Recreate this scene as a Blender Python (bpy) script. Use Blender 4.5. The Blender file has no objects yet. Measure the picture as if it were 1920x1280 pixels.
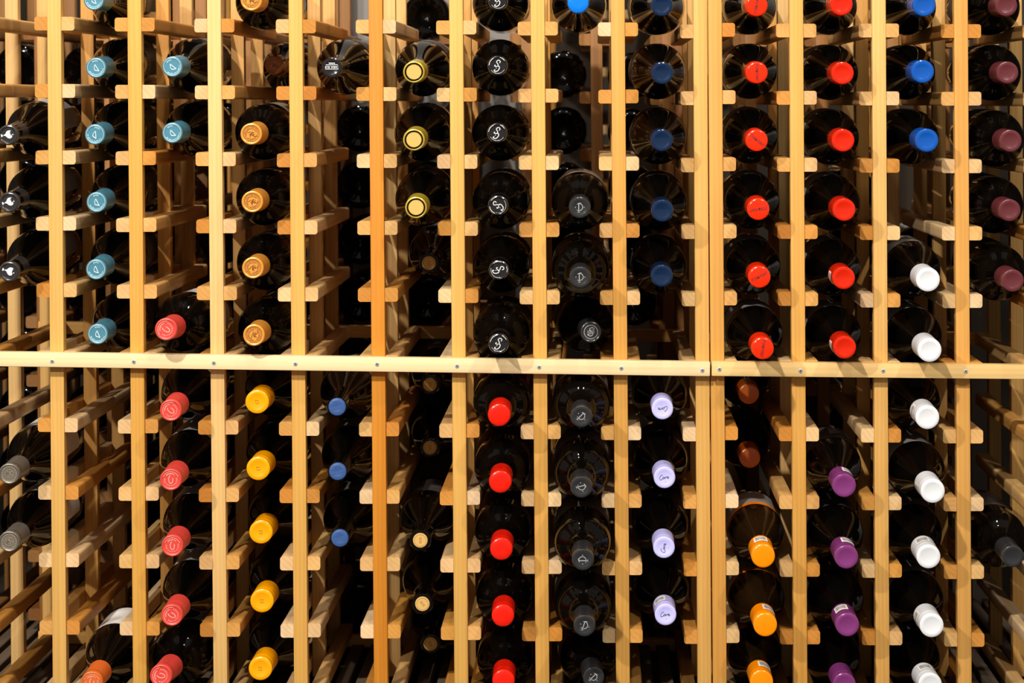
import bpy, bmesh, math, random
from mathutils import Vector, Matrix, Quaternion
random.seed(7)
PI = math.pi
C = bpy.context.scene.collection
SC = bpy.context.scene

# ---------------------------------------------------------------- camera, light, exposure
S = 0.000664            # metres per photo pixel on the rack's front plane (y = 0)
D = 3.2                 # camera distance to that plane
VX, VY = 1115.0, 195.0  # where lines running into the rack converge
ZF = 1340.0             # photo row of the floor on the front plane
CX, CZ = (VX - 960) * S, (ZF - VY) * S

cam = bpy.data.cameras.new('camera')
cam_o = bpy.data.objects.new('camera', cam); C.objects.link(cam_o)
cam_o.location = (CX, -D, CZ); cam_o.rotation_euler = (PI / 2, 0, 0)
cam.sensor_width = 36; cam.lens = (D / S) * 36 / 1920
cam.shift_x = -(VX - 960) / 1920; cam.shift_y = -(640 - VY) / 1920
cam.clip_start = 0.05; cam.clip_end = 50
cam.dof.use_dof = True; cam.dof.focus_distance = D - 0.02; cam.dof.aperture_fstop = 9
SC.camera = cam_o

w = bpy.data.worlds.new('room_ambient'); SC.world = w; w.use_nodes = True
bg = w.node_tree.nodes['Background']
bg.inputs[0].default_value = (1.0, 0.92, 0.82, 1); bg.inputs[1].default_value = 0.28

def spot(name, loc, target, power, size=0.03, angle=100, color=(1, .955, .89)):
    l = bpy.data.lights.new(name, 'SPOT'); l.energy = power; l.shadow_soft_size = size
    l.spot_size = math.radians(angle); l.spot_blend = 0.6; l.color = color
    o = bpy.data.objects.new(name, l); C.objects.link(o); o.location = loc
    o.rotation_euler = (Vector(target) - Vector(loc)).to_track_quat('-Z', 'Y').to_euler()
    return o
spot('ceiling_spot', (-2.0, -4.1, 2.35), (0, 0, .4), 300, .05)
spot('ceiling_spot.001', (-0.95, -3.7, 3.42), (0, 0, .4), 580, .06)
spot('ceiling_spot.002', (1.7, -3.7, 3.2), (.1, 0, .4), 175, .055)
spot('ceiling_spot.003', (-.35, -.95, 2.75), (-.3, 0, .45), 34, .045)
spot('ceiling_spot.004', (.42, -.95, 2.75), (.4, 0, .45), 34, .045)
spot('ceiling_spot.005', (-.5, 1.25, 2.62), (-.4, .55, .95), 80, .03, 60)
spot('ceiling_spot.006', (0.5, 1.25, 2.62), (.4, 2.1, .5), 70, .03)

vs = SC.view_settings
SC.display_settings.display_device = 'sRGB'
vs.view_transform = 'Standard'; vs.look = 'None'; vs.gamma = 1; vs.use_curve_mapping = False
vs.exposure = 0.36

# ---------------------------------------------------------------- helpers
def P(px, py, y=0.0):
    """photo pixel -> world point at depth y"""
    k = (D + y) / D
    return Vector((CX + (px - VX) * S * k, y, CZ - (py - VY) * S * k))

def srgb(r, g, b):
    f = lambda c: (c / 255 / 12.92) if c <= 10 else ((c / 255 + .055) / 1.055) ** 2.4
    return (f(r), f(g), f(b))

def mat(name, col, rough=.5, metal=0., spec=.5, coat=0., bump=None):
    m = bpy.data.materials.new(name); m.use_nodes = True
    nt = m.node_tree; b = nt.nodes['Principled BSDF']
    b.inputs['Base Color'].default_value = (*col, 1); b.inputs['Roughness'].default_value = rough
    b.inputs['Metallic'].default_value = metal; b.inputs['Specular IOR Level'].default_value = spec
    b.inputs['Coat Weight'].default_value = coat; b.inputs['Coat Roughness'].default_value = .08
    if bump:
        tc = nt.nodes.new('ShaderNodeTexCoord'); n = nt.nodes.new('ShaderNodeTexNoise')
        n.inputs['Scale'].default_value = bump[0]; n.inputs['Detail'].default_value = 4
        bp = nt.nodes.new('ShaderNodeBump'); bp.inputs['Strength'].default_value = bump[1]
        bp.inputs['Distance'].default_value = .001
        nt.links.new(tc.outputs['Object'], n.inputs['Vector'])
        nt.links.new(n.outputs['Fac'], bp.inputs['Height']); nt.links.new(bp.outputs[0], b.inputs['Normal'])
    return m

def wood(name, axis, fine=1.0, contrast=.30):
    """pine: grain stretched along the given local axis; the tint comes from each object's own colour"""
    m = bpy.data.materials.new(name); m.use_nodes = True
    nt = m.node_tree; N = nt.nodes.new; L = nt.links.new
    b = nt.nodes['Principled BSDF']
    b.inputs['Roughness'].default_value = .55; b.inputs['Specular IOR Level'].default_value = .25
    tc = N('ShaderNodeTexCoord'); oi = N('ShaderNodeObjectInfo')
    sc = [70 * fine] * 3; sc[axis] = 3.2
    vm = N('ShaderNodeVectorMath'); vm.operation = 'MULTIPLY'; vm.inputs[1].default_value = sc
    L(tc.outputs['Object'], vm.inputs[0])
    rn = N('ShaderNodeMath'); rn.operation = 'MULTIPLY'; rn.inputs[1].default_value = 313.7
    L(oi.outputs['Random'], rn.inputs[0])
    va = N('ShaderNodeVectorMath'); va.operation = 'ADD'
    L(vm.outputs[0], va.inputs[0]); L(rn.outputs[0], va.inputs[1])
    n1 = N('ShaderNodeTexNoise'); n1.inputs['Scale'].default_value = 1.0; n1.inputs['Detail'].default_value = 3
    n1.inputs['Distortion'].default_value = .6
    L(va.outputs[0], n1.inputs['Vector'])
    wv = N('ShaderNodeTexWave'); wv.wave_type = 'RINGS'; wv.inputs['Scale'].default_value = 1.15
    wv.rings_direction = 'XYZ'[axis]
    wv.inputs['Distortion'].default_value = 7; wv.inputs['Detail'].default_value = 2; wv.inputs['Detail Scale'].default_value = .6
    L(va.outputs[0], wv.inputs['Vector'])
    mx = N('ShaderNodeMix'); mx.data_type = 'FLOAT'; mx.inputs[0].default_value = .2
    L(n1.outputs['Fac'], mx.inputs[2]); L(wv.outputs['Fac'], mx.inputs[3])
    # broad slow stain
    vb = N('ShaderNodeVectorMath'); vb.operation = 'SCALE'; vb.inputs['Scale'].default_value = .17
    L(va.outputs[0], vb.inputs[0])
    n2 = N('ShaderNodeTexNoise'); n2.inputs['Scale'].default_value = 1.0; n2.inputs['Detail'].default_value = 2
    L(vb.outputs[0], n2.inputs['Vector'])
    rp = N('ShaderNodeValToRGB'); e = rp.color_ramp.elements
    e[0].position = .25; e[0].color = (1 - contrast, 1 - contrast * 1.25, 1 - contrast * 1.6, 1)
    e[1].position = .62; e[1].color = (1, 1, 1, 1)
    L(mx.outputs[0], rp.inputs[0])
    rp2 = N('ShaderNodeValToRGB'); e = rp2.color_ramp.elements
    e[0].position = .3; e[0].color = (.93, .78, .56, 1); e[1].position = .6; e[1].color = (1, 1, 1, 1)
    L(n2.outputs['Fac'], rp2.inputs[0])
    m1 = N('ShaderNodeMix'); m1.data_type = 'RGBA'; m1.blend_type = 'MULTIPLY'; m1.inputs[0].default_value = 1
    L(oi.outputs['Color'], m1.inputs[6]); L(rp.outputs[0], m1.inputs[7])
    m2 = N('ShaderNodeMix'); m2.data_type = 'RGBA'; m2.blend_type = 'MULTIPLY'; m2.inputs[0].default_value = 1
    L(m1.outputs[2], m2.inputs[6]); L(rp2.outputs[0], m2.inputs[7])
    L(m2.outputs[2], b.inputs['Base Color'])
    bp = N('ShaderNodeBump'); bp.inputs['Strength'].default_value = .18; bp.inputs['Distance'].default_value = .0006
    L(mx.outputs[0], bp.inputs['Height']); L(bp.outputs[0], b.inputs['Normal'])
    return m

M = dict(
    post=wood('pine_upright', 2, 1, .15), rail=wood('pine_rail', 1, .7, .16), bar=wood('pine_bar', 0, .8, .12),
    glass=mat('dark_bottle_glass', (.0022, .0016, .0011), .045, 0, .26),
    amber=mat('brown_bottle_glass', (.012, .0055, .0015), .035, 0, .3),
    screw=mat('zinc_screw', (.5, .51, .54), .35, .25),
    slot=mat('screw_recess', (.03, .03, .03), .6),
    pillar=mat('grey_concrete', (.27, .25, .225), .85, 0, .2, 0, (25, .4)),
    wall=mat('grey_plaster', (.07, .058, .046), .9, 0, .2, 0, (30, .3)),
    floor=mat('dark_floor', (.02, .014, .009), .7, 0, .3, 0, (40, .2)),
    slat=mat('weathered_slat', (.17, .12, .075), .7, 0, .2, 0, (120, .5)),
    leafm=mat('fresh_leaf', (.25, .5, .04), .5),
    white=mat('white_screwcap', (.73, .74, .76), .25, 0, .4),
    storm=mat('orange_red_screwcap', (.84, .024, .002), .17, 0, .4),
    redp=mat('red_screwcap', (.64, .016, .002), .18, 0, .4),
    redw=mat('red_wax_cap', (.80, .012, .003), .2, 0, .4),
    navy=mat('navy_screwcap', (.003, .016, .052), .16, 0, .5),
    blue=mat('blue_screwcap', (.003, .080, .39), .18, 0, .5),
    bblue=mat('bright_blue_screwcap', (.002, .19, .82), .16, 0, .5),
    lav=mat('lavender_screwcap', (.55, .53, .95), .28),
    purple=mat('purple_screwcap', (.19, .032, .155), .2, 0, .5),
    burg=mat('burgundy_capsule', (.115, .022, .027), .24, 0, .5, 0, (900, .15)),
    orange=mat('orange_screwcap', (.95, .26, .0), .22, 0, .4),
    dorange=mat('dull_orange_screwcap', (.72, .13, .0), .25),
    yellow=mat('yellow_screwcap', (.93, .36, .0), .25, 0, .4),
    gold=mat('gold_orange_foil', (.80, .33, .045), .28, .2, .5),
    dgold=mat('gold_foil_relief', (.24, .065, .008), .5, .1),
    dkgold=mat('copper_foil', (.38, .12, .025), .45, .3),
    teal=mat('teal_foil', (.075, .245, .335), .3, .2, .5, 0, (900, .25)),
    tealr=mat('pale_teal_relief', (.72, .86, .86), .4, 0),
    pink=mat('coral_red_foil', (.72, .06, .045), .38, .12, .5, 0, (500, .12)),
    pinkr=mat('pale_coral_relief', (.95, .45, .36), .4, .1),
    orfoil=mat('orange_red_foil', (.72, .14, .02), .36, .15, .5, 0, (500, .12)),
    blackc=mat('black_capsule', (.012, .011, .012), .16, 0, .5),
    dark=mat('charcoal_capsule', (.030, .028, .028), .22, .2, .5, 0, (900, .12)),
    dgrey=mat('grey_screwcap', (.026, .026, .028), .2, .1, .5),
    grey=mat('pewter_foil', (.16, .14, .115), .36, .45, .5, 0, (700, .2)),
    greyr=mat('pewter_relief', (.52, .42, .30), .35, .5),
    silver=mat('silver_print', (.80, .79, .77), .35, .2),
    steel=mat('grey_print', (.60, .60, .60), .35, .3),
    whitep=mat('white_print', (.88, .88, .86), .5),
    ink=mat('dark_ink', (.03, .03, .05), .6),
    rink=mat('dark_red_ink', (.07, .003, .002), .6),
    yink=mat('brown_ink', (.30, .06, .0), .6),
    cork=mat('cork', (.72, .43, .12), .8, 0, .2, 0, (900, .4)),
    corkl=mat('pale_cork', (.66, .40, .12), .8, 0, .2, 0, (900, .4)),
    corki=mat('cork_ink', (.30, .14, .03), .8),
    ygreen=mat('olive_yellow_capsule', (.50, .36, .03), .3, .2),
    wax=mat('blue_wax', (.035, .09, .26), .34, 0, .5, 0, (260, .5)),
    paperw=mat('white_label_paper', (.84, .80, .74), .7, 0, .2),
    paperd=mat('dark_label_paper', (.055, .045, .04), .6, 0, .3),
    paperg=mat('grey_label_paper', (.30, .28, .26), .65, 0, .3),
    paperc=mat('taupe_label_paper', (.30, .24, .17), .65, 0, .3),
    papero=mat('orange_label_paper', (.85, .21, .005), .55, 0, .3),
    paperm=mat('maroon_label_paper', (.10, .012, .010), .6, 0, .3),
)

def obj(name, me, parent=None, m=None, loc=None):
    o = bpy.data.objects.new(name, me); C.objects.link(o)
    if m and not me.materials: me.materials.append(m)
    if parent: o.parent = parent
    if loc is not None: o.location = loc
    return o

def thing(name, label, cat, loc=(0, 0, 0), group=None):
    o = bpy.data.objects.new(name, None); C.objects.link(o); o.location = loc
    o.empty_display_size = .02
    o['label'] = label; o['category'] = cat
    if group: o['group'] = group
    return o

def mesh_bm(name, bm, m=None, smooth=None):
    me = bpy.data.meshes.new(name)
    bmesh.ops.recalc_face_normals(bm, faces=bm.faces[:])
    bm.to_mesh(me); bm.free()
    if m: me.materials.append(m)
    if smooth is not None:
        for p in me.polygons: p.use_smooth = True
        me.set_sharp_from_angle(angle=math.radians(smooth))
    return me

def box_mesh(name, x0, x1, y0, y1, z0, z1, m, bev=.0012, seg=2, axis=None):
    bm = bmesh.new(); bmesh.ops.create_cube(bm, size=1)
    for v in bm.verts:
        v.co = Vector((x0 + (v.co.x + .5) * (x1 - x0), y0 + (v.co.y + .5) * (y1 - y0), z0 + (v.co.z + .5) * (z1 - z0)))
    if bev:
        ed = bm.edges[:]
        if axis is not None:
            ed = [e for e in ed if abs((e.verts[0].co - e.verts[1].co)[axis]) > 1e-6]
        bmesh.ops.bevel(bm, geom=ed, offset=bev, segments=seg, affect='EDGES', profile=.5)
    return mesh_bm(name, bm, m, 35)

# ---------------------------------------------------------------- rack measurements (photo pixels on the front plane)
PT = {-2: (-198, -186), -1: (-50, -38), 0: (101, 111.5), 1: (251.5, 262), 2: (401, 413), 3: (554, 564), 4: (704, 714), 5: (855, 864.7),
      6: (1008, 1017), 7: (1158.4, 1168), 8: (1312.7, 1321), 9: (1340.5, 1349.5), 10: (1493, 1501), 11: (1648, 1655),
      12: (1802, 1809), 13: (1955.5, 1963)}
KN = [1, 2, 5, 10]
RY = {-1: (42.5, 169, 542, 1176.5), 0: (44, 170.5, 544, 1177.5), 1: (46, 171.7, 547, 1179), 2: (47.4, 173, 549.6, 1181), 3: (49, 174.6, 552, 1182.6),
      4: (49.6, 176, 553, 1184), 5: (51.5, 177.3, 555, 1187), 6: (53.2, 179.4, 557.5, 1189.5), 7: (54.8, 180.8, 559, 1192.6),
      8: (58.5, 184, 561, 1194.5), 9: (56, 182, 559.4, 1192.6), 10: (57, 183.4, 560.8, 1195.6), 11: (57, 184.3, 563.4, 1197),
      12: (58, 185, 564.5, 1199.6), 13: (59, 186, 566, 1201.5)}
RY[-2] = (41, 167.5, 540, 1175)
def post_x(p, y): a, b = PT[p]; return a + (b - a) * (y - 20) / 1240
def row_y(p, r):
    k = RY[p]
    if r <= 2: i = 0
    elif r <= 5: i = 1
    else: i = 2
    f = (r - KN[i]) / (KN[i + 1] - KN[i])
    return k[i] + (k[i + 1] - k[i]) * f
PW, RW, RH = .0173, .0163, .0171          # upright width, rail width and height
Y2, Y3 = .208, .403                        # middle and rear uprights
YEND = .421
TOPY, BOTY = -150, 1338

# ---------------------------------------------------------------- setting
def struct(name, me):
    o = obj(name, me); o['kind'] = 'structure'; return o
struct('floor', box_mesh('floor', -2.2, 2.2, -3.6, 2.6, -.08, -.014, M['floor'], 0))
struct('light_block_left', box_mesh('light_block_left', -1.0, -.87, -.02, 2.7, -.08, 2.9, M['wall'], 0))  # unseen, added at the rack's end to keep side light out
struct('light_block_right', box_mesh('light_block_right', .74, .87, -.02, 2.7, -.08, 2.9, M['wall'], 0))  # matching added blocker at the right end, out of view
struct('light_block_top', box_mesh('light_block_top', -.87, .74, .3, 2.6, 2.75, 2.9, M['wall'], 0))  # unseen partial slab, added to keep the rear aisle dark
struct('wall_back', box_mesh('wall_back', -2.2, 2.2, 2.6, 2.7, -.08, 2.9, M['wall'], 0))
pl = P(655, 40, .96); pr = P(968, 40, .96)
struct('rear_pillar_1', box_mesh('concrete_pillar', pl.x, pr.x, .96, 1.26, -.014, 2.9, M['pillar'], .004))  # grey concrete pillar standing behind the racks

# slatted plinth boards the rack stands on: each slat a piece
deck = thing('slatted_floor_deck', 'weathered grey-brown slatted deck under the wine rack', 'deck', (0, .2, -.014))
slat_me = box_mesh('deck_slat', -.0085, .0085, -.2, .56, 0, .013, M['slat'], .001, 1)
i = 0; x = -.82
while x < .72:
    obj('slat', slat_me, deck, loc=(x, 0, 0)); x += .0268

# ---------------------------------------------------------------- wine racks
def rail_mesh(name, side, length, m):
    """rail beside an upright, long outer edges rounded; local origin at the upright's centre line, front end at y=0"""
    x0, x1 = PW / 2 + .0001, PW / 2 + RW
    h, r, n = RH / 2, .0032, 4
    pts = [(x0, -h), ]
    for k in range(n + 1):
        a = -PI / 2 + k * PI / 2 / n; pts.append((x1 - r + r * math.cos(a), -h + r + r * math.sin(a)))
    for k in range(n + 1):
        a = k * PI / 2 / n; pts.append((x1 - r + r * math.cos(a), h - r + r * math.sin(a)))
    pts.append((x0, h))
    bm = bmesh.new()
    A = [bm.verts.new((side * x, 0, z)) for x, z in pts]; B = [bm.verts.new((side * x, length, z)) for x, z in pts]
    k = len(pts)
    for i in range(k): bm.faces.new((A[i], A[(i + 1) % k], B[(i + 1) % k], B[i]))
    bm.faces.new(A); bm.faces.new(B)
    return mesh_bm(name, bm, m, 40)
RAILL = [rail_mesh('rail_left_%d' % k, -1, YEND - .002 - .003 * k, M['rail']) for k in range(2)]
RAILR = [rail_mesh('rail_right_%d' % k, 1, YEND - .002 - .003 * k, M['rail']) for k in range(2)]
H = (BOTY - TOPY) * S
POST = box_mesh('upright', -PW / 2, PW / 2, 0, .0178, 0, H, M['post'], .0011)

tints = [srgb(234, 186, 118), srgb(228, 174, 98), srgb(238, 200, 146), srgb(220, 156, 72), srgb(236, 194, 132), srgb(214, 146, 62), srgb(240, 206, 158)]
itints = [srgb(230, 180, 106), srgb(226, 170, 90), srgb(233, 188, 120)]        # uprights further in
shade_tints = [srgb(160, 112, 60), srgb(148, 100, 50), srgb(172, 124, 72)]           # rear racks: same wood darkened, shade put into the colour
ptint = {0: srgb(236, 186, 102), 1: srgb(235, 180, 86), 2: srgb(241, 200, 130), 3: srgb(234, 178, 90), 4: srgb(224, 144, 44), 5: srgb(235, 182, 94),
         6: srgb(236, 184, 96), 7: srgb(232, 174, 86), 8: srgb(237, 186, 104), 9: srgb(231, 174, 88), 10: srgb(235, 180, 92), 11: srgb(239, 192, 114),
         12: srgb(236, 184, 104)}
def col(o, c, jit=.05):
    k = .84 * (1 + random.uniform(-jit, jit))
    o.color = (min(1, c[0] * k), min(1, c[1] * k), min(1, c[2] * k * (1 + random.uniform(-jit, jit))), 1)

def build_rack(root, posts, first, last, depth0=0., dx=0., rows=range(1, 12), mirror=False):
    for p in posts:
        x_top, x_bot = post_x(p, TOPY), post_x(p, BOTY)
        base = P(x_bot, BOTY, 0); top = P(x_top, TOPY, 0)
        lean = math.atan2(top.x - base.x, top.z - base.z)
        for k, y in enumerate((0, Y2, Y3)):
            o = obj('upright', POST, root, loc=Vector((base.x + dx, depth0 + y, base.z)) - root.location)
            o.rotation_euler = (0, lean, 0)
            col(o, ptint.get(p, tints[0]) if k == 0 and not mirror else random.choice(itints if not mirror else shade_tints), .02)
        for r in rows:
            c = P(post_x(p, row_y(p, r)), row_y(p, r), 0)
            for side in (-1, 1):
                if (p == first and side < 0) or (p == last and side > 0): continue
                me = random.choice(RAILL if side < 0 else RAILR)
                o = obj('rail', me, root, loc=Vector((c.x + dx, depth0 + .0022 + random.uniform(-.0006, .0012), c.z + random.uniform(-.0002, .0002))) - root.location)
                col(o, random.choice(tints if not mirror else shade_tints), .07)

SCREW = None
def screw_mesh():
    bm = bmesh.new(); n = 20; rs = [(0, .0033, .0), (.0006, .0030, 0), ]
    prev = None
    for (d, r, _) in [(0.0004, .00275, 0), (-.0004, .00265, 0), (-.0009, .0019, 0)]:
        ring = [bm.verts.new((r * math.cos(2 * PI * k / n), d, r * math.sin(2 * PI * k / n))) for k in range(n)]
        if prev:
            for k in range(n): bm.faces.new((prev[k], prev[(k + 1) % n], ring[(k + 1) % n], ring[k]))
        prev = ring
    bm.faces.new(prev)
    return mesh_bm('screw_head', bm, M['screw'], 30)
def slot_mesh():
    bm = bmesh.new()
    for a in (0, PI / 2):
        ca, sa = math.cos(a), math.sin(a)
        vs_ = [bm.verts.new((x * ca - z * sa, -.00105, x * sa + z * ca)) for x, z in ((-.0017, -.0004), (.0017, -.0004), (.0017, .0004), (-.0017, .0004))]
        bm.faces.new(vs_)
    return mesh_bm('screw_cross', bm, M['slot'])
SCREW = screw_mesh(); SLOT = slot_mesh()

def bar(root, xa, ya, xb, yb, y0, y1, name='front_bar', tint=srgb(248, 222, 172), screws=()):
    a = P(xa, ya, y0); b = P(xb, yb, y0); d = b - a; Ln = d.length
    me = box_mesh(name, 0, Ln, 0, y1 - y0, -.0089, .0089, M['bar'], .0013)
    o = obj(name, me, root, loc=a - root.location); o.rotation_euler = (0, -math.atan2(d.z, d.x), 0); o.color = (tint[0] * .9, tint[1] * .9, tint[2] * .88, 1)
    for sx, sy in screws:
        t = (sx - xa) / (xb - xa) * Ln
        s = obj('screw', SCREW, o, loc=(t, -.0001, -(sy - (ya + (yb - ya) * (sx - xa) / (xb - xa))) * S)); s.rotation_euler = (0, random.uniform(0, 3), 0)
        m2 = SLOT
        # the cross recess is part of the screw mesh family: joined copy keeps three levels
    return o
# give the screw head its cross recess in the same mesh (second material)
def merge_slot():
    bm = bmesh.new(); bm.from_mesh(SCREW)
    n0 = len(bm.faces); bm.from_mesh(SLOT); bm.faces.ensure_lookup_table()
    for f in bm.faces[n0:]: f.material_index = 1
    bm.to_mesh(SCREW); bm.free(); SCREW.materials.append(M['slot'])
merge_slot()

b0 = P(post_x(4, BOTY), BOTY)
rack_a = thing('wine_rack', 'large pale pine wine rack filling the photo left of the narrow vertical gap', 'wine rack', (b0.x, .2, b0.z), 'pine wine racks')
b1 = P(post_x(11, BOTY), BOTY)
rack_b = thing('wine_rack', 'pale pine wine rack on the right, beyond the narrow vertical gap', 'wine rack', (b1.x, .2, b1.z), 'pine wine racks')
build_rack(rack_a, range(-1, 9), -1, 8)
build_rack(rack_b, range(9, 14), 9, 13)
SCA = [(-54, 674), (98, 677), (251, 678), (401, 680), (554, 682), (707, 682.5), (857, 686), (1011, 688), (1165, 690), (1317, 694)]
SCB = [(1349, 692), (1501, 695), (1656, 695), (1811, 696), (1964, 699)]
bar(rack_a, -66, 672.5, 1331.5, 692.0, -.018, -.0002, screws=SCA)
bar(rack_b, 1334.5, 691.5, 1978, 698, -.018, -.0002, screws=SCB, tint=srgb(244, 206, 140))
for rr, ra, pa, pb in ((rack_a, -66, -1, 8), (rack_b, 1334.5, 9, 13)):
    for r in (6, 11):
        xa, xb = (ra, 1331.5) if rr is rack_a else (ra, 1978)
        ka, kb = P(xa, row_y(pa, r), 0), P(xb, row_y(pb, r), 0)
        me = box_mesh('back_bar', 0, kb.x - ka.x, 0, .015, -.0085, .0085, M['bar'], .001)
        o = obj('back_bar', me, rr, loc=Vector((ka.x, YEND + .0002, ka.z - (.015 if r == 11 else 0))) - rr.location)
        o.rotation_euler = (0, -math.atan2(kb.z - ka.z, kb.x - ka.x), 0); o.color = (*tints[1], 1)

# rear rack, back to back with the front one and set a little to the left
RDX, RD0 = -40 * S, .506
rack_c = thing('wine_rack', 'pine wine rack standing back to back behind the left rack, seen through its gaps', 'wine rack', (b0.x, .65, b0.z), 'pine wine racks')
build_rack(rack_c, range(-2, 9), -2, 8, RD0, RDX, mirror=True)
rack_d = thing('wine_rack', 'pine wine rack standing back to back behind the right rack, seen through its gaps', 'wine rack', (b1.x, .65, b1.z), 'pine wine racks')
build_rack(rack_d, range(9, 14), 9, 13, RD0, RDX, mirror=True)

# far rack across the aisle
far = thing('wine_rack', 'brightly lit pine rack across the aisle, glimpsed through gaps behind the bottles', 'wine rack', (.1, 2.15, -.014), 'pine wine racks')
FP = box_mesh('far_upright', -.011, .011, 0, .018, 0, 1.45, M['post'], .001, 1)
FR = box_mesh('far_rail', -.030, .030, 0, .30, -.0095, .0095, M['rail'], .002, 1)
for i in range(12):
    x = -.80 + i * .135
    o = obj('upright', FP, far, loc=(x - .1, -.02, 0)); col(o, srgb(232, 172, 84), .04)
    for j in range(10):
        o = obj('rail', FR, far, loc=(x - .1, 0, .12 + j * .12)); col(o, random.choice(tints), .06)

# ---------------------------------------------------------------- bottle parts
L0 = .298
def lathe(name, prof, m, seg=40, mats=None, smooth=38):
    """prof: (t, r) from the mouth (t=0) towards the base; local +Y runs to the base, base at y=0"""
    bm = bmesh.new(); prev = None
    for t, r in prof:
        y = (t - 298) / 1000; r = r / 1000
        if r < 1e-6: ring = [bm.verts.new((0, y, 0))]
        else: ring = [bm.verts.new((r * math.cos(2 * PI * k / seg), y, r * math.sin(2 * PI * k / seg))) for k in range(seg)]
        if prev:
            if len(prev) == 1 and len(ring) > 1:
                for k in range(seg): bm.faces.new((prev[0], ring[(k + 1) % seg], ring[k]))
            elif len(ring) == 1 and len(prev) > 1:
                for k in range(seg): bm.faces.new((ring[0], prev[k], prev[(k + 1) % seg]))
            elif len(ring) > 1:
                for k in range(seg): bm.faces.new((prev[k], prev[(k + 1) % seg], ring[(k + 1) % seg], ring[k]))
        prev = ring
    return mesh_bm(name, bm, m, smooth)

BASE = [(284, 36), (290, 35.3), (294.5, 33), (297.4, 29.5), (298, 26), (295, 21), (287, 13), (281, 6), (279, 0)]
def glass_prof(kind, neck=12.2):
    n = neck
    if kind == 'burgundy':
        return [(3, 0), (3, n), (55, n + .8), (72, n + 1.8), (86, n + 4.2), (100, 20.6), (114, 25.4), (128, 30), (142, 33.3), (156, 35.3), (170, 36)] + BASE
    return [(3, 0), (3, n), (62, n + .9), (76, n + 1.8), (84, 15.8), (88, 17.4), (91, 19.6), (94, 23.2), (97, 27.6), (100, 30.4), (104, 32.7), (110, 34.6), (118, 35.7), (128, 36)] + BASE
def glass_bare(kind):
    pr = glass_prof(kind, 12.0)[2:]
    return [(1.4, 0), (1.4, 9.4), (0.3, 9.9), (0, 11), (.6, 12.8), (2, 13.4), (12, 13.4), (14, 12.6), (17, 12.2)] + [q for q in pr if q[0] > 17]
G = {}
for kd in ('burgundy', 'bordeaux'):
    G[kd] = lathe('glass_' + kd, glass_prof(kd), M['glass'])
    G[kd + '_bare'] = lathe('glass_bare_' + kd, glass_bare(kd), M['glass'])
G['rear'] = lathe('glass_rear', [(t, r * .972) for t, r in glass_prof('bordeaux')], M['glass'])
G['amber'] = lathe('glass_amber', glass_prof('burgundy'), M['amber'])

def cap_screw(r, ln=58): return [(.5, 0), (.5, r * .60), (.15, r * .66), (0, r * .74), (.15, r * .90), (.9, r * .985), (1.8, r), (14, r), (14.5, r - .35), (15.3, r - .35), (15.8, r), (ln, r + .5), (ln, r - .8)]
def cap_flat(r, ln=58): return [(.1, 0), (.1, r * .80), (.3, r * .88), (1.0, r * .97), (2.0, r), (14, r), (14.4, r - .3), (15.2, r - .3), (15.6, r), (ln, r + .5), (ln, r - .8)]
def cap_foil(r, ln=56): return [(.9, 0), (.9, r * .74), (.35, r * .80), (0, r * .88), (.35, r * .96), (1.4, r), (10, r), (11.5, r - .5), (16, r - .3), (ln, r + 1.2), (ln, r - .6)]
def cap_cup(r, ln=56): return [(1.6, 0), (1.6, r * .66), (.5, r * .74), (0, r * .84), (.5, r * .94), (2, r), (10, r), (12, r - .6), (17, r - .4), (ln, r + 1.2), (ln, r - .6)]
def cap_wax(r, ln=26): return [(.8, 0), (.5, r * .4), (.0, r * .7), (.6, r * .92), (2.4, r), (9, r * 1.02), (16, r * .97), (ln, r * 1.12), (ln + 2, r * .9)]
def cap_dome(r, ln=58): return [(0, 0), (.05, r * .5), (.4, r * .8), (1.2, r * .93), (2.6, r), (15, r), (15.5, r - .3), (16.3, r - .3), (16.8, r), (ln, r + .5), (ln, r - .8)]
def cap_ring(r, ln=50): return [(1.2, 9.6), (.4, 10.4), (0, r * .88), (.5, r * .97), (1.6, r), (9, r), (10.5, r - .5), (ln, r + 1.2), (ln, r - .6)]

# ---- marks on the caps: flat raised ribbons and shapes (x right, z up, in millimetres, looking at the cap)
def ribbon(bm, pts, w, t=-.25, closed=False):
    P2 = [Vector((a, b)) for a, b in pts]; n = len(P2)
    Ls, Rs = [], []
    for i in range(n):
        a = P2[i - 1] if (i > 0 or closed) else P2[i]; b = P2[(i + 1) % n] if (i < n - 1 or closed) else P2[i]
        d = (b - a).normalized() if (b - a).length > 1e-9 else Vector((1, 0)); nn = Vector((-d.y, d.x)) * w / 2
        Ls.append(P2[i] + nn); Rs.append(P2[i] - nn)
    y = (t - 298) / 1000
    f = lambda v, yy: bm.verts.new((v.x / 1000, yy, v.y / 1000))
    yb = y + .0007
    A = [f(v, y) for v in Ls]; B = [f(v, y) for v in Rs]; A2 = [f(v, yb) for v in Ls]; B2 = [f(v, yb) for v in Rs]
    for i in range(n if closed else n - 1):
        j = (i + 1) % n
        bm.faces.new((A[i], A[j], B[j], B[i])); bm.faces.new((A[i], A2[i], A2[j], A[j])); bm.faces.new((B[i], B[j], B2[j], B2[i]))
def poly(bm, pts, t=-.25):
    y = (t - 298) / 1000
    A = [bm.verts.new((a / 1000, y, b / 1000)) for a, b in pts]; B = [bm.verts.new((a / 1000, y + .0007, b / 1000)) for a, b in pts]
    f = bm.faces.new(A); n = len(A)
    for i in range(n): bm.faces.new((A[i], B[i], B[(i + 1) % n], A[(i + 1) % n]))
    bmesh.ops.triangulate(bm, faces=[f])
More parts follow.
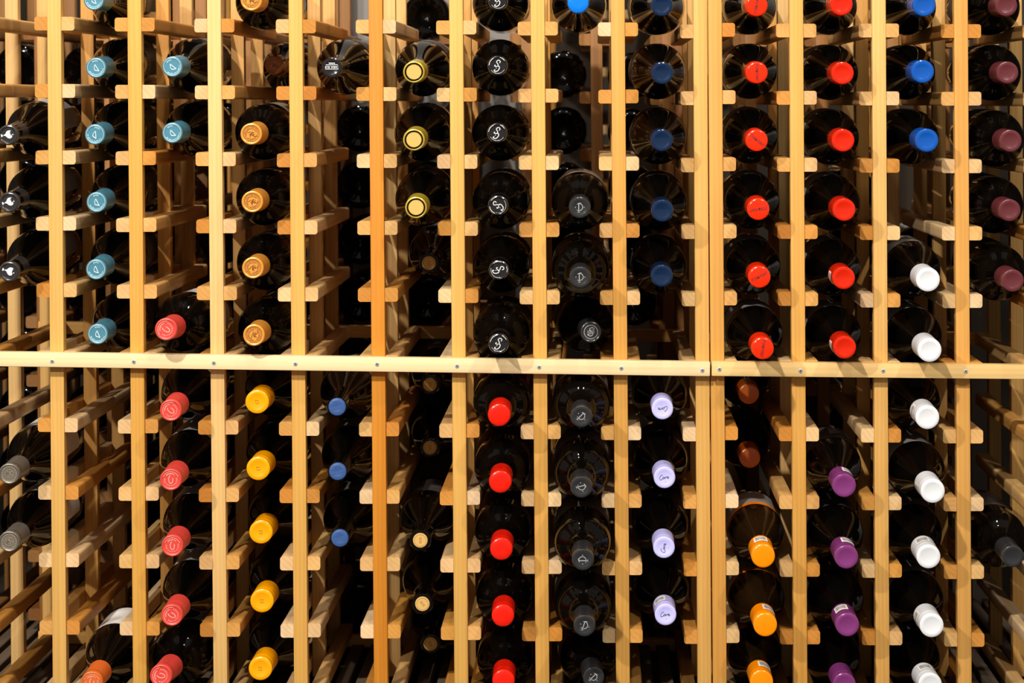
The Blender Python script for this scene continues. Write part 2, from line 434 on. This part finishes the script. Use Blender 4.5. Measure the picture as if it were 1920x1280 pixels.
def arc(r, a0, a1, n=24, cx=0, cz=0, rz=None):
    rz = rz or r
    return [(cx + r * math.cos(math.radians(a0 + (a1 - a0) * k / n)), cz + rz * math.sin(math.radians(a0 + (a1 - a0) * k / n))) for k in range(n + 1)]
def curve(pts, n=6):
    """Catmull-Rom through points"""
    out = []; q = [pts[0]] + list(pts) + [pts[-1]]
    for i in range(1, len(q) - 2):
        p0, p1, p2, p3 = [Vector(v) for v in q[i - 1:i + 3]]
        for k in range(n):
            t = k / n
            v = .5 * ((2 * p1) + (p2 - p0) * t + (2 * p0 - 5 * p1 + 4 * p2 - p3) * t * t + (3 * p1 - p0 - 3 * p2 + p3) * t ** 3)
            out.append((v.x, v.y))
    out.append(tuple(pts[-1])); return out
def text_into(bm, s, size, cx=0, cz=0, rot=0, t=-.25, sx=1.0):
    cu = bpy.data.curves.new('lettering', 'FONT'); cu.body = s; cu.size = size / 1000; cu.align_x = 'CENTER'; cu.align_y = 'CENTER'
    cu.resolution_u = 2; cu.offset = .00011 if s.startswith('STORM') else .00005
    o = bpy.data.objects.new('lettering', cu)
    me = bpy.data.meshes.new_from_object(o)
    ca, sa = math.cos(math.radians(rot)), math.sin(math.radians(rot))
    vv = []
    for v in me.vertices:
        x, z = v.co.x * sx, v.co.y
        vv.append(bm.verts.new((x * ca - z * sa + cx / 1000, (t - 298) / 1000, x * sa + z * ca + cz / 1000)))
    for p in me.polygons:
        try: bm.faces.new([vv[i] for i in p.vertices])
        except ValueError: pass
    bpy.data.objects.remove(o); bpy.data.curves.remove(cu); bpy.data.meshes.remove(me)
def ticks(bm, r, n, w, h, t, a0=0, a1=360, seed=1):
    rd = random.Random(seed)
    for k in range(n):
        a = a0 + (a1 - a0) * (k + .5) / n; ca, sa = math.cos(math.radians(a)), math.sin(math.radians(a))
        h2 = h * rd.uniform(.7, 1.1)
        ribbon(bm, [((r - h2 / 2) * ca, (r - h2 / 2) * sa), ((r + h2 / 2) * ca, (r + h2 / 2) * sa)], w, t)
        if rd.random() < .6:
            b = a + rd.choice((-1, 1)) * 5; q = r + rd.choice((-1, 0, 1)) * h2 / 2
            ribbon(bm, [(q * ca, q * sa), (q * math.cos(math.radians(b)), q * math.sin(math.radians(b)))], w, t)
def emblem(name, fn, m):
    bm = bmesh.new(); fn(bm); return mesh_bm(name, bm, m)

def e_bird(bm):
    poly(bm, curve([(-6.3, -1.2), (-5.2, .2), (-3.5, 1.2), (-2.6, 3.2), (-1, 5), (1.4, 5.6), (3.4, 5.2), (1.8, 4.2), (1.6, 2.8), (2.4, 1.2), (4.4, -.8), (4.6, -2.8), (2.6, -4.2), (.4, -4), (-1.4, -3), (-2.8, -1.6), (-4.6, -.9), (-6.3, -1.2)], 3)[:-1], .9)
    poly(bm, [(-9.0, 1.0), (-7.2, .2), (-6.6, -1.6), (-8.2, -2.8), (-8.8, -1)], .9)
    poly(bm, arc(.7, 0, 330, 10, 5.6, .6), .9)
def e_sail(bm):
    ribbon(bm, curve([(-.8, 4.2), (-2.2, 1), (-2.4, -2.2), (-1.4, -3.2), (2.6, -4.6)], 5), .55, .55)
    ribbon(bm, [(-.8, 4.2), (2.9, -4.6)], .7, .55); ribbon(bm, [(-2.2, -2.4), (2.2, -4.2)], .5, .55)
    ticks(bm, 8.7, 13, .6, 1.4, .55, 195, 345, 3); ticks(bm, 8.7, 5, .6, 1.4, .55, 65, 115, 4)
    ribbon(bm, arc(10.6, 0, 360, 40), .35, -.12, False)
def e_seal(bm):
    ribbon(bm, arc(9.7, 0, 360, 40), .6, .55)
    ticks(bm, 8.0, 24, .75, 1.9, .55, 0, 360, 5)
    ribbon(bm, arc(6.3, 20, 200, 20), .65, .55); ribbon(bm, arc(6.3, 230, 350, 14), .65, .55)
    rd = random.Random(11)
    for k in range(15):
        a = rd.uniform(0, 360); r = rd.uniform(.6, 5); x, z = r * math.cos(a), r * math.sin(a); an = rd.uniform(0, 180)
        ribbon(bm, arc(rd.uniform(.7, 1.6), an, an + rd.uniform(90, 200), 6, x, z), .65, .55)
def e_cara(bm):
    text_into(bm, 'CARA SUR', 3.6, 0, -1.0, 0, .2, 1.12)
    ribbon(bm, [(-8.2, 1.6), (8.2, 1.6)], .65, .2); ribbon(bm, [(-8.2, -3.7), (8.2, -3.7)], .65, .2)
    text_into(bm, 'BARREL', 2.0, 0, -5.6, 0, .2, 1.15); ribbon(bm, arc(8.6, 60, 120, 10), .4, .2)
def e_s(bm):
    ribbon(bm, curve([(2.4, 3.2), (3.2, 5.2), (1.6, 6.6), (-.4, 6.0), (-1.2, 4.2), (.2, 2.2), (.6, .6), (-.4, -.8), (-2.4, -1), (-3.8, -.2), (-2.6, .9)], 6), .95, .7)
    ribbon(bm, curve([(-.6, -.9), (1.4, -.6), (2.2, -2.4), (1.2, -5), (-.8, -6.8), (-3.2, -7), (-4.4, -6), (-3, -4.8)], 6), 1.0, .7)
    poly(bm, arc(.5, 0, 330, 8, -1.8, -3), .7)
    ribbon(bm, arc(10.4, 35, 75, 10), .6, -.05); ribbon(bm, arc(10.4, 118, 178, 14), .7, -.05); ribbon(bm, arc(9.6, 215, 330, 22), .5, .3)
def e_d(bm):
    ribbon(bm, [(-1.2, 5), (-1.2, -3.6)], .75, .3); ribbon(bm, arc(4.6, -88, 88, 18, -1.0, .6, 4.3), .6, .3)
    ribbon(bm, [(-3.2, 4.0), (-1.2, 5.2), (1.6, 5.6)], .45, .3); ribbon(bm, [(-3.6, -2.9), (-2.6, -3.8), (.6, -3.8)], .45, .3)
    ribbon(bm, [(-1.2, -3.6), (-1.2, -5.6)], .4, .3); ribbon(bm, [(-2.6, -6), (.4, -5.6)], .4, .3)
    poly(bm, arc(.5, 0, 330, 8, -5.2, .4), .3); poly(bm, arc(.5, 0, 330, 8, 5.4, .4), .3)
def e_sg(bm):
    ribbon(bm, arc(8.4, 0, 360, 40), .5, .4)
    ribbon(bm, curve([(4, 4.4), (1.4, 5.4), (-1.4, 4), (-.8, 1.4), (2, -.6), (2.2, -3.4), (-.8, -5), (-4, -3.6)], 6), .7, .4)
    for z in (2, 0, -2): ribbon(bm, [(-4.6, z - 1.4), (4.6, z + 1.4)], .5, .4)
def e_storm(bm): text_into(bm, 'STORM POINT', 5.4, 0, 0, 0, -.1, .60)
def e_care(bm):
    w = .5
    ribbon(bm, curve([(-2.2, 2.6), (-2.9, 3.3), (-4.6, 2.2), (-6, -.4), (-5.6, -2.4), (-3.8, -2.2), (-2.6, -1)], 5), w, .15)
    ribbon(bm, curve([(-.4, .6), (-1.6, .6), (-2.4, -.8), (-1.6, -1.6), (-.4, -.4), (-.1, .6), (0, -1), (.7, -1.2)], 4), w, .15)
    ribbon(bm, curve([(.9, -1.2), (1.4, .8), (1.9, .2), (2.6, .8), (2.9, .4)], 4), w, .15)
    ribbon(bm, curve([(3, -.4), (4.4, -.2), (4.7, .7), (3.8, .9), (3.2, -.3), (3.8, -1.4), (5.6, -.8)], 4), w, .15)
    poly(bm, arc(.35, 0, 330, 8, .8, -5.2), .15)
def e_oval(bm):
    ribbon(bm, arc(2.5, 100, 385, 30, 0, 0, 4.8), .8, .55)
    ribbon(bm, arc(9.7, 20, 160, 20), .5, .2)
    ticks(bm, 7.4, 9, .7, 1.5, .55, 50, 140, 8); ticks(bm, 7.4, 13, .8, 1.3, .55, 170, 380, 9)
def e_smile(bm):
    poly(bm, arc(.75, 0, 330, 8, -1.4, 1.4), .3); poly(bm, arc(.7, 0, 330, 8, 1.2, 1.0), .3)
    ribbon(bm, arc(2.3, 210, 330, 10), .6, .3); ribbon(bm, arc(9.6, 0, 360, 40), .22, .42)
def e_cork(bm):
    ribbon(bm, arc(7.2, 0, 360, 36), .45, -.08); text_into(bm, 'EOS', 4.2, 0, 0, -90, -.08)
def e_dots(bm):
    poly(bm, arc(.45, 0, 330, 8, -3.4, 2.4), .3); poly(bm, arc(.45, 0, 330, 8, 3.0, -3), .3)
def e_foilring(bm):
    ribbon(bm, arc(9.0, 0, 360, 36), .6, .4); ticks(bm, 7.4, 18, .6, 1.6, .55, 0, 360, 12)
    ribbon(bm, arc(5.2, 0, 360, 28), .5, .55)
    rd = random.Random(4)
    for k in range(8):
        an = rd.uniform(0, 360); ribbon(bm, arc(rd.uniform(.8, 1.8), an, an + 160, 6, rd.uniform(-3, 3), rd.uniform(-3, 3)), .5, .55)
EM = dict(bird=emblem('bird', e_bird, M['whitep']), sail=emblem('sail', e_sail, M['tealr']), seal=emblem('seal', e_seal, M['dgold']),
          cara=emblem('lettering_band', e_cara, M['whitep']), s=emblem('letter_s', e_s, M['silver']), d=emblem('letter_d', e_d, M['steel']),
          sg=emblem('monogram', e_sg, M['steel']), storm=emblem('cap_lettering', e_storm, M['rink']), care=emblem('script', e_care, M['ink']),
          oval=emblem('oval_mark', e_oval, M['pinkr']), smile=emblem('smile', e_smile, M['yink']), cork=emblem('cork_mark', e_cork, M['corki']),
          foil=emblem('foil_relief', e_foilring, M['greyr']))
EM['oval_o'] = EM['oval']
CORK = lathe('cork', [(.0, 0), (.0, 8.6), (.5, 9.1), (1.3, 9.2), (1.3, 0)], M['corkl'], 28)
CORKG = lathe('cork_gold', [(1.0, 0), (1.0, 9.0), (1.6, 9.5), (1.7, 0)], M['cork'], 28)

def band(name, t0, t1, r, a0, a1, m, n=20):
    """a strip of paper wrapped round the bottle; angles in degrees, 90 = top"""
    bm = bmesh.new(); rows = []
    for (t, rr) in ((t0, r), (t1, r)):
        rows.append([bm.verts.new((rr / 1000 * math.cos(math.radians(a0 + (a1 - a0) * k / n)), (t - 298) / 1000, rr / 1000 * math.sin(math.radians(a0 + (a1 - a0) * k / n)))) for k in range(n + 1)])
    for k in range(n): bm.faces.new((rows[0][k], rows[0][k + 1], rows[1][k + 1], rows[1][k]))
    o = mesh_bm(name, bm, m, 60); return o
def bars_mesh(t0, t1, r, a0, a1, m):
    bm = bmesh.new(); rd = random.Random(3); a = a0 + 3
    while a < a1 - 4:
        wd = rd.choice((1, 1.6, 2.6))
        v = [bm.verts.new((r / 1000 * math.cos(math.radians(q)), (t - 298) / 1000, r / 1000 * math.sin(math.radians(q)))) for q, t in ((a, t0), (a + wd, t0), (a + wd, t1), (a, t1))]
        bm.faces.new(v); a += wd + rd.choice((1.4, 2.2))
    return mesh_bm('barcode', bm, m)
LAB = {k: band('label_' + k, 167, 262, 36.25, 20, 200, M[m]) for k, m in
       dict(w='paperw', d='paperd', g='paperg', c='paperc', m='paperm').items()}
LAB['o'] = band('label_o', 164, 182, 36.25, 25, 205, M['papero']); LAB['o2'] = band('label_o2', 182, 262, 36.25, 25, 205, M['paperg'])
LAB['n'] = band('label_n', 178, 262, 36.25, 60, 130, M['paperw'])
STICK = {}
def stick(r):
    if r not in STICK:
        STICK[r] = (band('sticker', 22, 50, r + .62, 62, 128, M['paperw'], 8), bars_mesh(28, 46, r + .72, 66, 124, M['ink']))
    return STICK[r]

# kind: (glass, cap profile fn, cap radius mm, cap material, emblem, paper, capsule name)
K = dict(
    bird=('burgundy', cap_cup, 12.6, 'dark', 'bird', 'g'), greyfoil=('burgundy', cap_foil, 12.8, 'grey', 'foil', 'w'),
    teal=('burgundy', cap_foil, 12.8, 'teal', 'sail', 'd'), orfoil=('burgundy', cap_foil, 13.4, 'orfoil', 'oval', 'w'),
    pink=('burgundy', cap_foil, 13.3, 'pink', 'oval', 'w'), pinkb=('bordeaux', cap_foil, 13.3, 'pink', 'oval', 'w'),
    gold=('bordeaux', cap_foil, 13.3, 'gold', 'seal', 'c'), copper=('burgundy', cap_foil, 12.4, 'dkgold', 'seal', 'd'),
    yellow=('burgundy', cap_screw, 14.6, 'yellow', 'smile', 'd'), cara=('burgundy', cap_screw, 12.6, 'blackc', 'cara', 'd'),
    wax=('burgundy', cap_wax, 11.0, 'wax', None, 'g'), corkgold=('burgundy_bare', cap_ring, 13.4, 'ygreen', None, 'd'),
    corkbare=('burgundy_bare', None, 0, None, 'cork', 'd'),
    silvers=('bordeaux', cap_cup, 12.4, 'blackc', 's', 'd'), redwax=('bordeaux', cap_dome, 13.8, 'redw', None, 'm'),
    bblue=('burgundy', cap_dome, 13.2, 'bblue', None, 'd'), dcap=('bordeaux', cap_screw, 13.0, 'dgrey', 'd', 'c'),
    dcapb=('bordeaux', cap_screw, 13.0, 'dgrey', 'd', 'c'), scap=('bordeaux', cap_foil, 13.2, 'dgrey', 'sg', 'c'),
    navy=('burgundy', cap_screw, 13.5, 'navy', None, 'd'), lav=('burgundy', cap_screw, 13.3, 'lav', 'care', 'd'),
    storm=('burgundy', cap_flat, 13.5, 'storm', 'storm', 'g'), redp=('burgundy', cap_screw, 13.8, 'redp', None, 'g'),
    orange=('amber', cap_flat, 14.4, 'orange', None, 'o'), dorange=('burgundy', cap_flat, 13.6, 'dorange', None, 'd'),
    purple=('burgundy', cap_screw, 14.3, 'purple', None, 'd'), blue=('burgundy', cap_screw, 14.2, 'blue', None, 'd'),
    white=('burgundy', cap_screw, 14.6, 'white', None, 'g'), burg=('bordeaux', cap_screw, 13.6, 'burg', None, 'd'),
    greyscrew=('bordeaux', cap_screw, 13.4, 'dgrey', None, 'd'),
)
CAPM = {}
for k, (g, fn, r, cm, em, lb) in K.items():
    if fn: CAPM[k] = lathe('capsule_' + k, fn(r), M[cm], 36, smooth=28)

def add_parts(root, kind, fat=1., roll=0, lroll=0, sticker=None, lab=None):
    g, fn, r, cm, em, lb = K[kind]
    gl = obj('bottle_glass', G[g], root); gl.scale = (fat, 1, fat)
    cap = None
    if fn: cap = obj('capsule', CAPM[kind], root); cap.scale = (fat, 1, fat)
    if kind == 'corkgold':
        obj('cork', CORKG, root)
    if kind == 'corkbare':
        cap = obj('cork', CORK, root)
    if em:
        e = obj('emblem', EM[em], cap); e.rotation_euler = (0, -math.radians(roll), 0)
        s = {'teal': .96, 'silvers': .98, 'corkbare': 1}.get(kind)
    lb = lab or lb
    if lb:
        l = obj('paper_label', LAB[lb], root); l.rotation_euler = (0, -math.radians(lroll), 0); l.scale = (fat, 1, fat)
        if lb == 'o':
            l2 = obj('paper_label', LAB['o2'], root); l2.rotation_euler = (0, -math.radians(lroll), 0); l2['label'] = 'grey main area of the label'; l['label'] = 'orange top edge of the label'
    if sticker is not None and cap:
        a, b = stick(r)
        st = obj('sticker', a, cap); st.rotation_euler = (0, -math.radians(sticker), 0); st['label'] = 'white barcode sticker'
        bc = obj('barcode', b, cap); bc.rotation_euler = (0, -math.radians(sticker), 0)

# ---------------------------------------------------------------- bottles: (column = upright on its left, row, cap u, cap v, kind, mark angle, options)
B = []
def run(c, kind, items, **kw):
    for it in items:
        B.append((c, it[0], it[1], it[2], kind, it[3] if len(it) > 3 else 0, dict(kw, **(it[4] if len(it) > 4 else {}))))
run(-1, 'bird', [(3, 15, 253, 0), (4, 17, 379, 5), (5, 17, 509, -25)], lroll=-20)
run(-1, 'greyfoil', [(8, 17, 888, 0), (9, 17, 1015, 30)], lroll=-30)
run(0, 'teal', [(1, 176, 0, 0), (2, 180, 127, 10), (3, 178, 252, -20), (4, 181, 379, 5), (5, 180, 505, 0), (6, 183, 626, 0)], lroll=-40)
run(0, 'orfoil', [(11, 172, 1279, 0)], lroll=-20)
run(1, 'teal', [(2, 323, 125, 30), (3, 323, 249, 20)], lroll=-30)
run(1, 'pinkb', [(6, 311, 615, 60)], lroll=-50)
run(1, 'pink', [(7, 320, 769, 50), (8, 320, 899, 0), (9, 323, 1023, 0), (10, 322, 1153, 60)], lroll=-35)
run(1, 'pinkb', [(11, 297, 1260, 80)], lroll=-25)
run(2, 'gold', [(1, 471, 0, 0), (3, 471, 251, 0), (4, 473, 378, 20), (5, 474, 502, 40), (6, 476, 628, 70)], lroll=-60)
run(2, 'copper', [(2, 514, 122, 0)])
run(2, 'yellow', [(7, 482, 753, 0), (8, 484, 878, 10), (9, 489, 997, 0), (10, 491, 1126, 10), (11, 488, 1253, 0)], lroll=-60)
run(3, 'cara', [(2, 622, 127, 180)], lroll=-60)
run(3, 'wax', [(7, 632, 763, 0), (8, 633, 884, 0), (9, 637, 1009, 0)], lroll=-70)
run(4, 'corkgold', [(2, 776, 135, 0), (3, 776, 262, 0), (4, 780, 389, 0)], lroll=-60)
run(4, 'corkbare', [(5, 804, 493, 0), (7, 806, 721, 0), (8, 806, 839, 0), (9, 788, 1013, 0), (10, 792, 1132, 40), (11, 807, 1207, 20)])
run(5, 'silvers', [(1, 934, 1, 0), (2, 933, 123, 0), (3, 932, 249, -5), (4, 934, 385, 70), (5, 935, 506, -50), (6, 935, 644, -8)])
run(5, 'redwax', [(7, 936, 778, 0), (8, 938, 903, 0), (9, 940, 1029, 0), (10, 943, 1154, 0), (11, 944, 1276, 0)], lroll=-20)
run(6, 'bblue', [(1, 1084, 5, 0)])
run(6, 'dcap', [(4, 1087, 389, 0), (5, 1088, 520, 0), (7, 1090, 781, -45), (8, 1090, 913, -75)])
run(6, 'scap', [(6, 1108, 623, 0)], lroll=30)
run(6, 'dcapb', [(9, 1093, 1049, 90), (10, 1096, 1173, -20), (11, 1113, 1278, -45)])
run(7, 'navy', [(1, 1241, 10, 0), (2, 1242, 137, 0), (3, 1241, 263, 0), (4, 1242, 395, 0), (5, 1241, 517, 0)])
run(7, 'lav', [(7, 1242, 766, 185), (8, 1246, 895, 5), (9, 1245, 1026, 75), (10, 1248, 1152, 0, dict(sticker=25))])
run(9, 'storm', [(1, 1419, 10, 80), (2, 1419, 136, -90), (3, 1419, 263, -40), (4, 1422, 392, 188), (5, 1424, 519, 27), (6, 1430, 653, -100)], lroll=30)
run(9, 'dorange', [(7, 1404, 738, 0), (8, 1406, 858, 0)])
run(9, 'orange', [(9, 1431, 1042, 0, dict(sticker=0)), (10, 1435, 1171, 0, dict(sticker=-35)), (11, 1428, 1278, 0, dict(sticker=-30))], lroll=20)
run(10, 'redp', [(1, 1578, 8, 0), (2, 1580, 137, 0), (3, 1581, 263, 0), (4, 1583, 393, 0), (5, 1582, 521, 0, dict(sticker=95)), (6, 1584, 651, 0, dict(sticker=100))], lroll=40)
run(10, 'purple', [(8, 1583, 910, 0, dict(sticker=-40)), (9, 1587, 1044, 0, dict(sticker=-25)), (10, 1589, 1171, 0, dict(sticker=15)), (11, 1583, 1283, 0)], lroll=20)
run(11, 'blue', [(1, 1733, 9, 0), (2, 1730, 134, 0), (3, 1738, 263, 0)])
run(11, 'white', [(5, 1740, 524, 0), (6, 1743, 656, 0), (7, 1739, 782, 0, dict(sticker=75)), (8, 1749, 920, 0, dict(sticker=105)), (9, 1741, 1043, 0, dict(sticker=10)),
                  (10, 1747, 1172, 0, dict(sticker=80)), (11, 1744, 1283, 0, dict(sticker=0))], lroll=30)
run(12, 'burg', [(1, 1887, 10, 0), (2, 1889, 136, 0), (3, 1895, 264, 0), (4, 1893, 394, 0), (5, 1899, 526, 0)], lroll=20)
run(12, 'greyscrew', [(9, 1899, 1043, 0)], lroll=30)

ORD = ['topmost', 'second from top', 'third from top', 'fourth from top', 'fifth from top', 'sixth from top', 'seventh from top']
LOOK = {('bird', -1): 'bottle with white bird on a black capsule',
        ('greyfoil', -1): 'bottle with pewter-grey capsule at the left photo edge',
        ('teal', 0): 'bottle with teal foil capsule right of the leftmost upright',
        ('teal', 1): 'bottle with teal foil capsule in the second full column',
        ('orfoil', 0): 'bottle with orange-red foil capsule at the bottom of the leftmost full column',
        ('pinkb', 1, 6): 'round-shouldered bottle with coral capsule lying on the horizontal bar',
        ('pinkb', 1, 11): 'round-shouldered bottle with coral capsule at the bottom photo edge',
        ('pink', 1): 'bottle with coral red foil capsule below the horizontal bar',
        ('gold', 2): 'bottle with embossed gold-orange capsule above the bar',
        ('copper', 2): 'bottle with dull copper capsule set deeper than its gold neighbours',
        ('yellow', 2): 'bottle with yellow smiling screw cap below the bar',
        ('cara', 3): 'bottle with black cap printed with upside-down white lettering and lines',
        ('wax', 3): 'bottle with rounded blue wax seal below the bar',
        ('corkgold', 4): 'bottle with cork ringed by an olive-yellow capsule',
        ('silvers', 5): 'bottle with black capsule and silver curly letter',
        ('redwax', 5): 'bottle with plain bright red rounded cap below the bar',
        ('bblue', 6): 'bottle with bright sky-blue cap at the top edge of the photo',
        ('dcap', 6): 'slope-shouldered bottle with grey curved-letter cap',
        ('scap', 6): 'round-shouldered bottle with grey ringed monogram cap just above the bar',
        ('dcapb', 6): 'round-shouldered bottle with grey curved-letter cap',
        ('navy', 7): 'bottle with navy blue screw cap above the bar',
        ('lav', 7): 'bottle with lavender screw cap and handwritten script',
        ('storm', 9): 'bottle with orange-red cap printed in dark letters',
        ('dorange', 9): 'bottle with dull orange cap pushed deep below the right bar',
        ('orange', 9): 'brown bottle with bright orange screw cap',
        ('redp', 10): 'bottle with plain red ring-topped cap above the right bar',
        ('purple', 10): 'bottle with purple screw cap in the lower right rack',
        ('blue', 11): 'bottle with blue screw cap in the upper right rack',
        ('white', 11): 'bottle with white screw cap in the right rack',
        ('burg', 12): 'bottle with burgundy capsule at the right photo edge',
        ('greyscrew', 12): 'dusty bottle with charcoal screw cap at the lower right photo edge'}
PAIR = ['upper of the pair', 'lower of the pair']
CORKL = {5: 'bottle with bare cork set deep just above the bar', 7: 'corked bottle set deep directly below the bar', 8: 'corked bottle set deep, second below the bar',
         9: 'corked bottle with shiny black lip, upper of the two near ones', 10: 'corked bottle with shiny black lip, lower of the two near ones', 11: 'corked bottle set deep, lowest of the corked ones'}

def cradle(c, r, rad=36.0, dx=0.):
    ya, yb = row_y(c, r), row_y(c + 1, r)
    a = P(post_x(c, ya), ya); b = P(post_x(c + 1, yb), yb)
    half = (b.x - a.x) / 2 - PW / 2 - RW
    up = math.sqrt((rad / 1000) ** 2 - (half - .0006) ** 2) + RH / 2 + .0008
    return Vector(((a.x + b.x) / 2 + dx, 0, (a.z + b.z) / 2 + up))

counts = {}
for b in B: counts[(b[4], b[0])] = counts.get((b[4], b[0]), 0) + 1
idx = {}
for (c, r, u, v, kind, roll, kw) in B:
    cr = cradle(c, r)
    cu, cv = VX + (cr.x - CX) / S, VY - (cr.z - CZ) / S       # the cradle axis on the front plane, in photo pixels
    dxv, dyv = cu - VX, cv - VY
    s0, sg = {'teal': (.995, .02), 'copper': (.94, .02), 'dorange': (.945, .015)}.get(kind, (1.02, .012))
    if kind == 'corkbare': s0, sg = (.935, .02) if r not in (9, 10) else (.99, .02)
    sp = 5.0
    num = ((u - VX) * dxv + (v - VY) * dyv) / sp ** 2 + s0 / sg ** 2
    den = (dxv ** 2 + dyv ** 2) / sp ** 2 + 1 / sg ** 2
    s = num / den
    y = D / s - D
    cap = P(u, v, y)
    e = Vector((cap.x - cr.x, 0, cap.z - cr.z))
    fat = 1.03 if kind == 'pinkb' else 1.0
    if abs(e.x) > .004 or e.z > .004:
        # lies off-centre in its cradle: both ends climb the nearer rail until they just touch it
        ya, yb = row_y(c, r), row_y(c + 1, r)
        half = (P(post_x(c + 1, yb), yb).x - P(post_x(c, ya), ya).x) / 2 - PW / 2 - RW - .0006
        R = .036 * fat; top0 = math.sqrt(.036 ** 2 - half ** 2)
        lift = lambda ox: math.sqrt(max(1e-6, R * R - (half - abs(ox)) ** 2)) - top0
        lim = half + RW - .036 * fat; clamp = lambda q: max(-lim, min(lim, q))
        ex = max(-.015, min(.015, e.x))
        sx_ = clamp(ex * .5); bx = clamp(sx_ - (ex - sx_) / 1.11)
        bz, sz_ = lift(bx), max(lift(sx_), e.z * .5)
        A = Vector((cr.x + sx_, y + .150, cr.z + sz_)); Bp = Vector((cr.x + bx, y + .285, cr.z + bz))
        d = (A - Bp).normalized(); base = Bp - d * .013
    else:
        capP = Vector((cr.x + e.x, y, cr.z + max(-.011, e.z)))
        piv = Vector((cr.x, y + .225, cr.z))
        d = (capP - piv).normalized(); base = capP - d * L0
    n = idx.get((kind, c), 0); idx[(kind, c)] = n + 1; tot = counts[(kind, c)]
    if kind == 'corkbare': lab = CORKL[r]
    elif (kind, c, r) in LOOK: lab = LOOK[(kind, c, r)]
    else:
        lab = LOOK[(kind, c)]
        if tot == 2: lab += ', ' + PAIR[n]
        elif tot > 2: lab += ', ' + (ORD[n] if n < tot - 1 else 'lowest')
    root = thing('wine_bottle', lab, 'bottle', base, 'wine bottles lying in the front racks')
    root.rotation_euler = Vector((0, -1, 0)).rotation_difference(d).to_euler()
    add_parts(root, kind, fat, roll, kw.get('lroll', 0), kw.get('sticker'), kw.get('lab'))

# bottles of the rear rack, bases towards us; lower-left rows added unseen to block light
RN = ['first', 'second', 'third', 'fourth', 'fifth', 'sixth', 'seventh', 'eighth', 'ninth', 'tenth', 'eleventh']
REAR = [(-2, r) for r in range(2, 11)] + [(-1, r) for r in range(2, 11)] + [(0, r) for r in range(1, 12)] + [(1, r) for r in (2, 3, 5, 6, 7, 8, 9, 10, 11)] + \
       [(2, r) for r in (6, 7, 8, 9, 10, 11)] + [(3, r) for r in range(3, 11)] + [(4, r) for r in (1, 3, 4, 6)] + [(6, r) for r in (2, 3, 4, 5, 6)] + [(7, r) for r in (2, 3, 4, 5, 6, 11)] + \
       [(10, r) for r in (7, 8)] + [(11, r) for r in (4, 5, 6, 7, 8, 9, 10)] + [(12, r) for r in (5, 6, 7, 8, 9, 10)]
for (c, r) in REAR:
    cr = cradle(c, r, 35.0, RDX)
    y = .588 + random.uniform(-.012, .012)
    root = thing('wine_bottle', 'dark bottle in the rear rack, %s row from top, %s rear column from left' % (RN[r - 1], RN[min(c + 2, 10)] if c < 9 else RN[c - 1] if c - 1 < 11 else 'last'),
                 'bottle', (cr.x, y, cr.z), 'bottles in the rear racks')
    root.rotation_euler = (0, 0, PI)
    o = obj('bottle_glass', G['rear'], root)
    l = obj('paper_label', LAB[random.choice('wgd')], root); l.rotation_euler = (0, random.uniform(0, 6), 0); l.scale = (.975, 1, .975)
    o = obj('capsule', CAPM['greyfoil'], root)

# small green leaf sprig on the deck
lf = P(638, 1252, .267)
bm = bmesh.new()
def leaf(bm, x, z, an, ln, wd):
    ca, sa = math.cos(an), math.sin(an); pts = [(0, 0), (.3, .5), (.6, .45), (1, 0), (.6, -.45), (.3, -.5)]
    v = [bm.verts.new((x + (p * ln) * ca - q * wd * sa, z + (p * ln) * sa + q * wd * ca, .0008 + .0015 * math.sin(p * PI))) for p, q in pts]
    bm.faces.new(v)
leaf(bm, 0, 0, .4, .010, .004); leaf(bm, 0, 0, 1.0, .008, .0035); leaf(bm, -.002, -.001, .1, .007, .003)
ribbon_pts = [(-.012, -.006), (-.006, -.002), (0, 0)]
vs_ = [bm.verts.new((x, y, .0008)) for x, y in ribbon_pts] + [bm.verts.new((x, y + .0008, .0008)) for x, y in reversed(ribbon_pts)]
bm.faces.new(vs_)
lo = obj('leaf_sprig', mesh_bm('leaf_sprig', bm, M['leafm']), loc=(lf.x, .267, .0))
lo['label'] = 'tiny bright green leaf sprig fallen on the slatted deck'; lo['category'] = 'leaf'
